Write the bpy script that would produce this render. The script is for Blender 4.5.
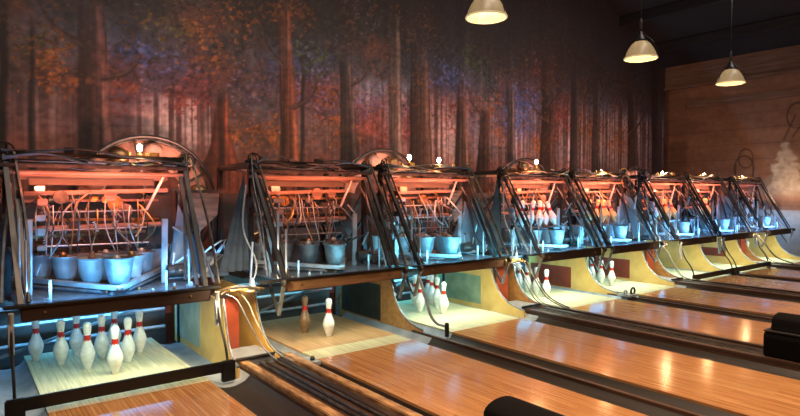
import bpy, bmesh, math, random
import numpy as np
from mathutils import Vector, Matrix
for o in list(bpy.data.objects): bpy.data.objects.remove(o)
C = bpy.context.scene.collection
SC = bpy.context.scene
R = math.radians

# ------------------------------------------------------------ camera
cam = bpy.data.cameras.new('camera'); co = bpy.data.objects.new('camera', cam); C.objects.link(co)
co.location = (-0.981, -4.949, 1.4305)
co.rotation_euler = (R(90 - 1.55), 0, R(-37.7))
cam.sensor_width = 36; cam.lens = 575.66 / 800 * 36; cam.clip_end = 200; cam.clip_start = 0.02
SC.camera = co
# ------------------------------------------------------------ world + exposure
w = bpy.data.worlds.new('world'); SC.world = w; w.use_nodes = True
w.node_tree.nodes['Background'].inputs[0].default_value = (0.50, 0.36, 0.32, 1)
w.node_tree.nodes['Background'].inputs[1].default_value = 0.022
SC.view_settings.view_transform = 'Standard'; SC.view_settings.look = 'None'
SC.view_settings.exposure = 0.0; SC.view_settings.gamma = 1; SC.view_settings.use_curve_mapping = False

LX = [0, 1.985, 3.555, 5.539, 7.109, 9.094, 10.664, 12.649]     # lane centres
PC = [0.99, 4.547, 8.10, 11.66]                                 # centres of the ball return gaps
W2 = 0.527

def area(name, loc, rot, sx, sy, power, col, spread=180):
    l = bpy.data.lights.new(name, 'AREA'); l.shape = 'RECTANGLE'; l.size = sx; l.size_y = sy
    l.energy = power; l.color = col; l.spread = R(spread)
    o = bpy.data.objects.new(name, l); C.objects.link(o); o.location = loc; o.rotation_euler = rot
    return o
def point(name, loc, power, col, rad=0.02):
    l = bpy.data.lights.new(name, 'POINT'); l.energy = power; l.color = col; l.shadow_soft_size = rad
    o = bpy.data.objects.new(name, l); C.objects.link(o); o.location = loc
    return o

# added unseen lights: warm fill down on the lanes, a faint wash on the mural
for k, (x, y, pw) in enumerate(((-.2, -2.6, 85), (1.8, -3.4, 48), (3.8, -3.6, 66), (6.6, -3.6, 62), (9.6, -3.6, 55), (12.4, -3.4, 42), (6.0, -7.2, 60), (11.0, -7.2, 60))):
    area('lane_fill', (x, y, 4.3), (0, 0, 0), 1.6, .8, pw, (1.0, 0.70, 0.48), 105)
area('mural_wash', (3.0, -1.6, 5.2), (R(52), 0, 0), 8, .5, 72, (1.0, .84, .74), 110)
area('mural_wash', (9.5, -1.6, 5.0), (R(62), 0, R(-8)), 5, .5, 46, (1.0, .88, .84), 120)

area('wall_fill_light', (13.35, -.1, 1.35), (R(90), 0, R(-80)), .5, .2, 7, (1, .66, .38), 150)  # unseen light added to warm the right wall
area('right_blue_fill', (13.5, .1, .75), (R(90), 0, R(-70)), .3, .2, 5, (.2, .5, 1), 150)  # unseen blue fill added for the lower right wall
DECK = [6.0, 4.5, 12, 13, 13, 13, 12, 12]
BLUE = [15, 2.2, 13, 15, 16, 16, 16, 15]
BCOL = [(.10, .47, 1), (.2, .75, 1), (.12, .66, 1), (.12, .62, 1), (.13, .55, 1), (.13, .50, 1), (.12, .45, 1), (.12, .43, 1)]
RED = [9, 5.5, 8.5, 12, 14, 14, 13, 2.5]
for i, x in enumerate(LX):
    area('deck_tube_light', (x, -0.20, 0.535), (R(16), 0, 0), 1.15, 0.06, DECK[i], (.80, 1, .84), 160)
    area('pit_blue_fill', (x, 0.98, 0.50), (R(62), 0, 0), 1.1, 0.06, BLUE[i] * 1.1, BCOL[i])  # unseen blue fill added to light the pit behind the pins
    area('gutter_blue_fill', (x, 0.62, 0.52), (R(-25), 0, 0), 1.2, .05, BLUE[i] * .16, BCOL[i])  # unseen blue fill added under the rail for gutters and deck sides
    area('blue_tube_light', (x, -0.22, 0.74), (R(112), 0, 0), 1.15, 0.05, BLUE[i], BCOL[i])
    area('blue_side_light', (x + 0.9, 0.75, 0.75), (R(150), 0, 0), 0.4, 0.5, BLUE[i] * .35, BCOL[i])
    area('red_tube_light', (x, 0.14, 1.50), (R(82), 0, 0), 1.1, 0.05, RED[i] * 1.45, (1, .22, .09), 150)
    if i % 2 == 0:
        area('gap_blue_fill', (x + .99, -0.28, 0.70), (R(118), 0, 0), .4, .05, BLUE[i] * (.16 if i == 0 else .35), BCOL[i])  # unseen blue fill added for the curtain by the gap
        area('gap_warm_fill', (x + .90, -0.62, 0.85), (R(48), 0, R(-12)), .12, .12, 11 if i == 0 else 8, (1, .80, .50), 130)  # unseen warm fill added so the side wall in the gap is lit
        area('wheel_fill', (x + .95, 1.75, 1.62), (R(125), 0, 0), .5, .1, 7 if i < 6 else 4, (1, .42, .28), 120)  # unseen fill added to brighten the wheel behind the pair
    area('rear_red_light', (x + .3, 1.55, 1.0), (R(110), 0, 0), 1.0, 0.2, RED[i] * .35, (1, .34, .20))

# ------------------------------------------------------------ materials
def mat(name, col, rough=.5, metal=0, spec=.5, coat=0, noise=0, nscale=(8, 8, 8), col2=None, bump=0, emit=None, estr=0, det=4):
    m = bpy.data.materials.new(name); m.use_nodes = True; nt = m.node_tree; b = nt.nodes['Principled BSDF']
    b.inputs['Roughness'].default_value = rough; b.inputs['Metallic'].default_value = metal
    b.inputs['Specular IOR Level'].default_value = spec; b.inputs['Coat Weight'].default_value = coat
    b.inputs['Base Color'].default_value = (*col, 1)
    tc = nt.nodes.new('ShaderNodeTexCoord'); mp = nt.nodes.new('ShaderNodeMapping'); mp.inputs['Scale'].default_value = nscale
    nt.links.new(tc.outputs['Object'], mp.inputs[0])
    nz = nt.nodes.new('ShaderNodeTexNoise'); nz.inputs['Scale'].default_value = 1; nz.inputs['Detail'].default_value = det
    nt.links.new(mp.outputs[0], nz.inputs['Vector'])
    if noise or col2:
        c2 = col2 or tuple(c * (1 - noise) for c in col)
        cr = nt.nodes.new('ShaderNodeValToRGB'); cr.color_ramp.elements[0].position = .35; cr.color_ramp.elements[1].position = .65
        cr.color_ramp.elements[0].color = (*c2, 1); cr.color_ramp.elements[1].color = (*col, 1)
        nt.links.new(nz.outputs[0], cr.inputs[0]); nt.links.new(cr.outputs[0], b.inputs['Base Color'])
    if bump:
        bp = nt.nodes.new('ShaderNodeBump'); bp.inputs['Strength'].default_value = bump; bp.inputs['Distance'].default_value = .01
        nt.links.new(nz.outputs[0], bp.inputs['Height']); nt.links.new(bp.outputs[0], b.inputs['Normal'])
    if emit:
        b.inputs['Emission Color'].default_value = (*emit, 1); b.inputs['Emission Strength'].default_value = estr
    return m

def planks(name, cols, wid, rough, axis=0, grain=(60, 3, 3), coat=0, mortar=.03, seam=(.03, .015, .008)):
    """boards running along y (axis 0) or z-stacked horizontal boards"""
    m = mat(name, cols[0], rough, coat=coat); nt = m.node_tree; b = nt.nodes['Principled BSDF']
    tc = nt.nodes.new('ShaderNodeTexCoord'); sp = nt.nodes.new('ShaderNodeSeparateXYZ'); nt.links.new(tc.outputs['Object'], sp.inputs[0])
    dv = nt.nodes.new('ShaderNodeMath'); dv.operation = 'DIVIDE'; dv.inputs[1].default_value = wid
    nt.links.new(sp.outputs[axis], dv.inputs[0])
    fl = nt.nodes.new('ShaderNodeMath'); fl.operation = 'FLOOR'; nt.links.new(dv.outputs[0], fl.inputs[0])
    # board pieces along the length
    ln = nt.nodes.new('ShaderNodeMath'); ln.operation = 'MULTIPLY_ADD'; ln.inputs[1].default_value = .9
    wn0 = nt.nodes.new('ShaderNodeTexWhiteNoise'); wn0.noise_dimensions = '1D'; nt.links.new(fl.outputs[0], wn0.inputs['W'])
    nt.links.new(sp.outputs[1], ln.inputs[0]); 
    m5 = nt.nodes.new('ShaderNodeMath'); m5.operation = 'MULTIPLY'; m5.inputs[1].default_value = 7; nt.links.new(wn0.outputs[0], m5.inputs[0])
    nt.links.new(m5.outputs[0], ln.inputs[2])
    fl2 = nt.nodes.new('ShaderNodeMath'); fl2.operation = 'FLOOR'; nt.links.new(ln.outputs[0], fl2.inputs[0])
    cb = nt.nodes.new('ShaderNodeCombineXYZ'); nt.links.new(fl.outputs[0], cb.inputs[0]); nt.links.new(fl2.outputs[0], cb.inputs[1])
    wn = nt.nodes.new('ShaderNodeTexWhiteNoise'); wn.noise_dimensions = '3D'; nt.links.new(cb.outputs[0], wn.inputs['Vector'])
    cr = nt.nodes.new('ShaderNodeValToRGB'); el = cr.color_ramp.elements
    el[0].color = (*cols[0], 1); el[1].color = (*cols[-1], 1)
    for k, c in enumerate(cols[1:-1]): e = el.new((k + 1) / (len(cols) - 1)); e.color = (*c, 1)
    nt.links.new(wn.outputs[0], cr.inputs[0])
    mp = nt.nodes.new('ShaderNodeMapping'); mp.inputs['Scale'].default_value = grain; nt.links.new(tc.outputs['Object'], mp.inputs[0])
    nz = nt.nodes.new('ShaderNodeTexNoise'); nz.inputs['Scale'].default_value = 1; nz.inputs['Detail'].default_value = 5
    nt.links.new(mp.outputs[0], nz.inputs['Vector'])
    mx = nt.nodes.new('ShaderNodeMixRGB'); mx.blend_type = 'MULTIPLY'; mx.inputs[0].default_value = .75
    cr2 = nt.nodes.new('ShaderNodeValToRGB'); cr2.color_ramp.elements[0].position = .3; cr2.color_ramp.elements[1].position = .7
    cr2.color_ramp.elements[0].color = (.5, .45, .4, 1); cr2.color_ramp.elements[1].color = (1, 1, 1, 1)
    nt.links.new(nz.outputs[0], cr2.inputs[0]); nt.links.new(cr.outputs[0], mx.inputs[1]); nt.links.new(cr2.outputs[0], mx.inputs[2])
    fr = nt.nodes.new('ShaderNodeMath'); fr.operation = 'FRACT'; nt.links.new(dv.outputs[0], fr.inputs[0])
    lt = nt.nodes.new('ShaderNodeMath'); lt.operation = 'LESS_THAN'; lt.inputs[1].default_value = mortar; nt.links.new(fr.outputs[0], lt.inputs[0])
    mx2 = nt.nodes.new('ShaderNodeMixRGB'); nt.links.new(lt.outputs[0], mx2.inputs[0]); nt.links.new(mx.outputs[0], mx2.inputs[1])
    mx2.inputs[2].default_value = (*seam, 1)
    nt.links.new(mx2.outputs[0], b.inputs['Base Color'])
    bp = nt.nodes.new('ShaderNodeBump'); bp.inputs['Strength'].default_value = .06; bp.inputs['Distance'].default_value = .004
    nt.links.new(nz.outputs[0], bp.inputs['Height']); nt.links.new(bp.outputs[0], b.inputs['Normal'])
    return m

M = {}
M['lane'] = planks('lane_wood', [(.46, .205, .075), (.60, .30, .12), (.52, .24, .09), (.66, .36, .15)], .027, .145, coat=0, mortar=.06, seam=(.14, .055, .02))
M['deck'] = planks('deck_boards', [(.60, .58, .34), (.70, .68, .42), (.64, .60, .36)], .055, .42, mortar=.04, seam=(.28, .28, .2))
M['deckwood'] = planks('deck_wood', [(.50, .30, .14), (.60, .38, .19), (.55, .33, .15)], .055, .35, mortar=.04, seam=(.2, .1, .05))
M['gutter'] = mat('gutter', (.026, .020, .017), .5, noise=.5, nscale=(20, 1.2, 3), bump=.1)
M['strip'] = mat('worn_wood_strip', (.52, .30, .13), .5, col2=(.20, .10, .045), nscale=(30, 9, 20), bump=.3)
M['track'] = mat('dark_track_wood', (.095, .046, .028), .4, noise=.5, nscale=(30, 2, 10), bump=.2)
M['black'] = mat('black_paint', (.012, .010, .009), .4, noise=.3)
M['blackwood'] = mat('dark_stained_wood', (.030, .016, .012), .42, noise=.4, nscale=(3, 20, 20))
M['brownwood'] = mat('brown_stained_wood', (.26, .14, .065), .5, noise=.45, nscale=(4, 25, 30), bump=.1)
M['galv'] = mat('galvanised_steel', (.50, .53, .55), .38, metal=.35, noise=.35, nscale=(9, 9, 9), bump=.05)
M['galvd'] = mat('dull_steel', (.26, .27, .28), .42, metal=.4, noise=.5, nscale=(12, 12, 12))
M['dark'] = mat('oily_dark_steel', (.030, .028, .027), .35, metal=.3, noise=.4)
M['iron'] = mat('worn_iron', (.11, .095, .085), .4, metal=.5, noise=.6, nscale=(14, 14, 14))
M['brass'] = mat('tarnished_brass', (.42, .27, .12), .35, metal=.7, noise=.5, nscale=(20, 20, 20))
M['cream'] = mat('cream_painted_wood', (.84, .52, .15), .45, col2=(.70, .40, .10), nscale=(5, 5, 5))
M['oldcream'] = mat('aged_cream_paint', (.50, .56, .42), .45, col2=(.34, .40, .28), nscale=(6, 6, 6))
M['redpanel'] = mat('red_brown_fibre', (.30, .055, .025), .35, noise=.3, nscale=(5, 5, 5))
M['greenpanel'] = mat('grey_green_fibre', (.30, .36, .22), .35, col2=(.18, .25, .15), nscale=(5, 5, 7))
M['darkpanel'] = mat('dark_rubber_panel', (.045, .05, .04), .4, noise=.4)
M['railwood'] = mat('rail_wood', (.12, .062, .032), .5, noise=.45, nscale=(4, 25, 30))
M['tanwood'] = mat('tan_wood', (.55, .27, .09), .45, noise=.35, nscale=(4, 20, 20))
M['pin'] = mat('pin_white', (.80, .80, .76), .22, coat=.3, col2=(.66, .66, .62), nscale=(25, 25, 25))
M['pinred'] = mat('pin_red', (.50, .022, .015), .3)
M['pinold'] = mat('pin_worn_brown', (.30, .17, .09), .35, noise=.4, nscale=(25, 25, 25))
M['pinyellow'] = mat('pin_aged_yellow', (.72, .50, .20), .3, noise=.2)
M['hood'] = mat('matt_black_plastic', (.005, .0045, .005), .7, spec=.05)
M['rubber'] = mat('black_rubber', (.015, .015, .016), .55)
M['wire'] = mat('pale_cable', (.36, .36, .32), .4, noise=.3)
M['tray'] = mat('blue_grey_tray', (.17, .22, .26), .4, metal=.2, noise=.55, nscale=(16, 16, 16))
M['sheet'] = mat('grey_blue_sheet', (.20, .25, .28), .45, noise=.3, nscale=(4, 4, 4), bump=.1)
M['curtain'] = mat('dark_canvas', (.075, .088, .095), .7, noise=.35, nscale=(3, 3, 10), bump=.2)
M['orangeboard'] = mat('weathered_board', (.32, .19, .14), .6, noise=.6, nscale=(3, 10, 20), bump=.2)
M['darkboard'] = mat('dark_board', (.07, .05, .04), .6, noise=.4, nscale=(3, 10, 10))
M['plastic'] = mat('pink_shell_plastic', (.72, .42, .34), .4, noise=.4, nscale=(6, 6, 6))
M['shade'] = mat('prismatic_glass_shade', (.62, .48, .25), .3, noise=.25, nscale=(20, 20, 4), emit=(1, .72, .36), estr=.16)
M['shaderim'] = mat('shade_rim', (.75, .6, .34), .3, emit=(1, .76, .42), estr=.45)
M['bulb'] = mat('bulb', (1, .8, .5), .3, emit=(1, .62, .28), estr=220)
M['lampbulb'] = mat('lamp_bulb', (1, .8, .5), .3, emit=(1, .74, .40), estr=10)
M['tube'] = mat('cool_tube', (1, 1, 1), .3, emit=(.8, 1, .9), estr=2.5)
M['ceil'] = planks('ceiling_boards', [(.016, .012, .010), (.026, .019, .015), (.020, .014, .011)], .28, .8)
M['beam'] = mat('dark_beam', (.022, .015, .012), .75, noise=.4, nscale=(8, 1, 8))
M['floor'] = mat('dark_pit_floor', (.035, .030, .028), .5, noise=.4, nscale=(3, 3, 3))
M['wallwood'] = mat('wall_timber', (.29, .15, .085), .65, col2=(.17, .085, .048), nscale=(2, 1.2, 14), bump=.15)
M['trimwood'] = mat('trim_timber', (.25, .13, .075), .6, col2=(.14, .07, .04), nscale=(6, 1.2, 20), bump=.2)
M['bluefloor'] = mat('blue_grey_metal', (.38, .42, .46), .4, metal=.2, noise=.3, nscale=(7, 7, 7))

# ------------------------------------------------------------ mesh helpers
class MB:
    def __init__(s): s.v = []; s.f = []
    def add(s, vs, fs):
        n = len(s.v); s.v += [tuple(v) for v in vs]; s.f += [tuple(i + n for i in f) for f in fs]
        return s
    def box(s, x0, x1, y0, y1, z0, z1):
        return s.add([(x0, y0, z0), (x1, y0, z0), (x1, y1, z0), (x0, y1, z0), (x0, y0, z1), (x1, y0, z1), (x1, y1, z1), (x0, y1, z1)],
                     [(0, 3, 2, 1), (4, 5, 6, 7), (0, 1, 5, 4), (1, 2, 6, 5), (2, 3, 7, 6), (3, 0, 4, 7)])
    def beam(s, a, b, wd, ht, up=(0, 0, 1)):
        a = Vector(a); b = Vector(b); d = (b - a).normalized(); u = Vector(up)
        if abs(d.dot(u)) > .95: u = Vector((0, 1, 0))
        r = d.cross(u).normalized() * wd / 2; t = r.cross(d).normalized() * ht / 2
        vs = [a - r - t, a + r - t, a + r + t, a - r + t, b - r - t, b + r - t, b + r + t, b - r + t]
        return s.add(vs, [(0, 3, 2, 1), (4, 5, 6, 7), (0, 1, 5, 4), (1, 2, 6, 5), (2, 3, 7, 6), (3, 0, 4, 7)])
    def tube(s, pts, rad, n=6, smooth=0):
        P = [Vector(p) for p in pts]
        if smooth:
            Q = []
            m = len(P)
            for i in range(m - 1):
                p0, p1, p2, p3 = P[max(i - 1, 0)], P[i], P[i + 1], P[min(i + 2, m - 1)]
                for k in range(smooth):
                    t = k / smooth
                    Q.append(.5 * ((2 * p1) + (p2 - p0) * t + (2 * p0 - 5 * p1 + 4 * p2 - p3) * t * t + (3 * p1 - p0 - 3 * p2 + p3) * t ** 3))
            Q.append(P[-1]); P = Q
        vs = []; fs = []
        pu = None
        for i, p in enumerate(P):
            d = (P[min(i + 1, len(P) - 1)] - P[max(i - 1, 0)]).normalized()
            u = Vector((0, 0, 1)) if pu is None else pu
            if abs(d.dot(u)) > .98: u = Vector((1, 0, 0))
            r = d.cross(u).normalized(); t = r.cross(d).normalized(); pu = t
            rr = rad[i] if isinstance(rad, (list, tuple)) else rad
            for k in range(n):
                a = 2 * math.pi * k / n; vs.append(p + (r * math.cos(a) + t * math.sin(a)) * rr)
        for i in range(len(P) - 1):
            for k in range(n):
                fs.append((i * n + k, i * n + (k + 1) % n, (i + 1) * n + (k + 1) % n, (i + 1) * n + k))
        fs.append(tuple(range(n - 1, -1, -1))); fs.append(tuple((len(P) - 1) * n + k for k in range(n)))
        return s.add(vs, fs)
    def lathe(s, prof, n=20, loc=(0, 0, 0), axis='z', cap=True):
        vs = []; fs = []
        for r, z in prof:
            for k in range(n):
                a = 2 * math.pi * k / n
                p = (r * math.cos(a), r * math.sin(a), z)
                if axis == 'y': p = (p[0], p[2], p[1])
                if axis == 'x': p = (p[2], p[0], p[1])
                vs.append((p[0] + loc[0], p[1] + loc[1], p[2] + loc[2]))
        for i in range(len(prof) - 1):
            for k in range(n): fs.append((i * n + k, i * n + (k + 1) % n, (i + 1) * n + (k + 1) % n, (i + 1) * n + k))
        if cap:
            if prof[0][0] > 1e-4: fs.append(tuple(range(n - 1, -1, -1)))
            if prof[-1][0] > 1e-4: fs.append(tuple((len(prof) - 1) * n + k for k in range(n)))
        return s.add(vs, fs)
    def torus(s, c, R0, r, axis='y', n=32, m=6, a0=0, a1=2 * math.pi):
        full = abs(a1 - a0 - 2 * math.pi) < 1e-3
        pts = []
        for k in range(n + (0 if full else 1)):
            a = a0 + (a1 - a0) * k / n
            u, v = R0 * math.cos(a), R0 * math.sin(a)
            pts.append({'y': (c[0] + u, c[1], c[2] + v), 'x': (c[0], c[1] + u, c[2] + v), 'z': (c[0] + u, c[1] + v, c[2])}[axis])
        if full: pts.append(pts[0])
        return s.tube(pts, r, m)
    def prism(s, poly, a, b, axis='x'):
        """poly of 2D points extruded from a to b along axis; x: (y,z), y: (x,z), z: (x,y)"""
        n = len(poly)
        f = {'x': lambda p, t: (t, p[0], p[1]), 'y': lambda p, t: (p[0], t, p[1]), 'z': lambda p, t: (p[0], p[1], t)}[axis]
        vs = [f(p, a) for p in poly] + [f(p, b) for p in poly]
        fs = [tuple(range(n)), tuple(range(2 * n - 1, n - 1, -1))] + [(i, (i + 1) % n, n + (i + 1) % n, n + i) for i in range(n)]
        return s.add(vs, fs)
    def build(s, name, m, parent=None, bevel=0, smooth=False, kind=None, label=None):
        me = bpy.data.meshes.new(name); me.from_pydata(s.v, [], s.f); 
        bm = bmesh.new(); bm.from_mesh(me); bmesh.ops.recalc_face_normals(bm, faces=bm.faces)
        if bevel: bmesh.ops.bevel(bm, geom=[e for e in bm.edges if e.calc_face_angle(0) > .5], offset=bevel, segments=2, affect='EDGES', clamp_overlap=True)
        bm.to_mesh(me); bm.free()
        me.materials.append(m)
        o = bpy.data.objects.new(name, me); C.objects.link(o)
        if smooth:
            for p in me.polygons: p.use_smooth = True
            me.set_sharp_from_angle(angle=R(40))
        if parent: o.parent = parent
        if kind: o['kind'] = kind
        if label: o['label'] = label
        return o
def thing(name, label, cat, loc=(0, 0, 0), group=None, rz=0):
    o = bpy.data.objects.new(name, None); C.objects.link(o); o.empty_display_size = .1
    o.location = loc; o.rotation_euler = (0, 0, rz); o['label'] = label; o['category'] = cat
    if group: o['group'] = group
    return o
def tag(o, label, cat, group=None, kind=None):
    o['label'] = label; o['category'] = cat
    if group: o['group'] = group
    if kind: o['kind'] = kind
    return o
def struct(name, mb, m, **k): return mb.build(name, m, kind='structure', **k)
def copy_tree(o, parent=None):
    c = o.copy(); C.objects.link(c); c.parent = parent
    for ch in [q for q in bpy.data.objects if q.parent == o]: copy_tree(ch, c)
    return c

# ------------------------------------------------------------ room shell
X1 = 14.24; YB = 3.0; X0 = -3.2; YF = -9.0
struct('floor', MB().box(X0, X1, YF, YB, -.30, -.18), M['floor'])
# ceiling slopes down to the right-hand wall
cs = .43
struct('ceiling', MB().prism([(X1 + .1, 4.74 - .04), (8.2, 4.74 + (X1 - 8.2) * cs), (X0, 4.74 + (X1 - 8.2) * cs), (X0, 4.95 + (X1 - 8.2) * cs), (8.2, 4.95 + (X1 - 8.2) * cs), (X1 + .1, 4.95)], YF, YB + .1, 'y'), M['ceil'])
for k, xx in enumerate((13.2, 12.0, 10.8, 9.6, 8.4)):
    zz = 4.74 + (X1 - xx) * cs
    struct('trim_%d' % (k + 1), MB().beam((xx, YF, zz - .10), (xx, YB, zz - .10), .14, .2), M['beam'])

# --- painted forest on the back wall (vertex colours on a fine grid, redder low down, darker towards the top)
def vnoise(x, y, seed):
    rs = np.random.RandomState(seed); T = rs.rand(257, 257)
    xi = np.floor(x).astype(int); yi = np.floor(y).astype(int); fx = x - xi; fy = y - yi
    fx = fx * fx * (3 - 2 * fx); fy = fy * fy * (3 - 2 * fy)
    a = T[xi % 256, yi % 256]; b = T[(xi + 1) % 256, yi % 256]; c = T[xi % 256, (yi + 1) % 256]; d = T[(xi + 1) % 256, (yi + 1) % 256]
    return (a * (1 - fx) + b * fx) * (1 - fy) + (c * (1 - fx) + d * fx) * fy
def fbm(x, y, seed, octv=4):
    s = 0; a = .5
    for k in range(octv): s = s + a * vnoise(x * 2 ** k + 13.7 * k, y * 2 ** k + 7.3 * k, seed + k); a *= .5
    return s / (1 - .5 ** octv)
def mixc(c, col, m): return c * (1 - m[..., None]) + np.array(col) * m[..., None]
def sm(a, b, x):
    t = np.clip((x - a) / (b - a), 0, 1); return t * t * (3 - 2 * t)
TR = [((.23, 1.84), (.63, 1.86), (.21, 3.75), (.51, 3.81)), ((2.89, 1.99), (3.19, 2.0), (2.85, 4.28), (3.06, 4.33)), ((3.96, 2.68), (4.25, 2.7), (3.94, 3.68), (4.17, 3.71)),
      ((5.38, 1.91), (5.9, 1.93), (5.4, 3.93), (5.79, 3.99)), ((4.92, 2.16), (5.2, 2.17), (4.9, 4.36), (5.16, 4.41)), ((8.96, 2.02), (9.5, 2.04), (9.03, 4.27), (9.36, 4.96)),
      ((10.01, 2.06), (10.38, 2.07), (10.01, 4.19), (10.31, 4.23)), ((10.85, 2.08), (11.18, 2.09), (10.86, 4.06), (11.14, 4.1)), ((12.39, 2.13), (12.86, 2.14), (12.35, 4.0), (12.72, 4.04)),
      ((13.54, 2.16), (14.05, 2.18), (13.42, 4.89), (13.98, 4.97)), ((1.80, 1.46), (2.17, 1.46), (1.95, 2.72), (2.1, 2.73)), ((7.08, 2.06), (7.41, 2.08), (7.13, 3.04), (7.38, 3.06)),
      ((-.57, 1.9), (-.49, 1.91), (-.55, 3.59), (-.47, 3.61)), ((-.28, 1.92), (-.22, 1.92), (-.26, 3.42), (-.21, 3.43)), ((3.22, 1.93), (3.29, 1.93), (3.23, 3.45), (3.29, 3.46)),
      ((7.94, 2.09), (8.18, 2.1), (7.89, 3.71), (8.11, 3.73)), ((6.47, 1.85), (6.86, 1.86), (6.54, 3.36), (6.75, 3.38))]
TCOL = [(.20, .125, .115), (.26, .13, .085), (.13, .10, .09), (.15, .10, .08), (.24, .19, .17), (.13, .085, .07), (.14, .11, .11), (.16, .13, .13), (.12, .09, .085),
        (.10, .075, .07), (.26, .11, .07), (.15, .09, .07), (.08, .06, .06), (.09, .07, .07), (.10, .08, .08), (.17, .14, .14), (.18, .12, .10)]
BR = [((.50, 2.85), (.95, 3.20), .05), ((.27, 3.25), (-.18, 3.67), .06), ((2.91, 3.38), (2.61, 3.92), .05), ((2.61, 3.9), (2.58, 4.4), .045), ((3.12, 2.72), (3.54, 3.19), .045), ((4.18, 3.2), (4.47, 3.59), .045),
      ((9.18, 3.0), (8.55, 3.47), .06), ((9.17, 3.3), (9.97, 4.18), .05), ((12.46, 2.9), (13.3, 3.71), .06), ((7.2, 2.95), (6.8, 3.4), .04)]
FO = {'or': [(-.12, 3.1), (-.02, 2.82), (1.57, 3.62), (1.7, 3.24), (2.98, 4.09), (3.66, 3.12), (4.03, 2.44), (2.81, 2.21), (7.41, 3.06), (7.7, 2.69), (10.76, 2.89), (2.27, 3.88), (2.5, 2.3), (9.0, 2.5), (12.0, 2.7)],
      'bl': [(1.24, 3.04), (1.05, 3.15), (8.45, 3.36), (6.33, 3.52), (8.2, 2.9), (3.3, 3.3)],
      'rd': [(.75, 2.66), (1.56, 2.75), (4.53, 2.56), (6.46, 2.98), (9.1, 3.96), (3.4, 2.94), (5.3, 2.6), (4.9, 2.35), (9.6, 3.2)],
      'pu': [(3.4, 2.94), (4.2, 2.8), (2.5, 2.85), (5.0, 2.9)], 'gr': [(-.36, 3.17), (3.4, 3.48), (1.3, 3.6), (6.9, 3.8)]}
FC = {'or': (.24, .115, .045), 'bl': (.075, .10, .20), 'rd': (.17, .065, .05), 'pu': (.12, .085, .13), 'gr': (.08, .10, .055)}
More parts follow.
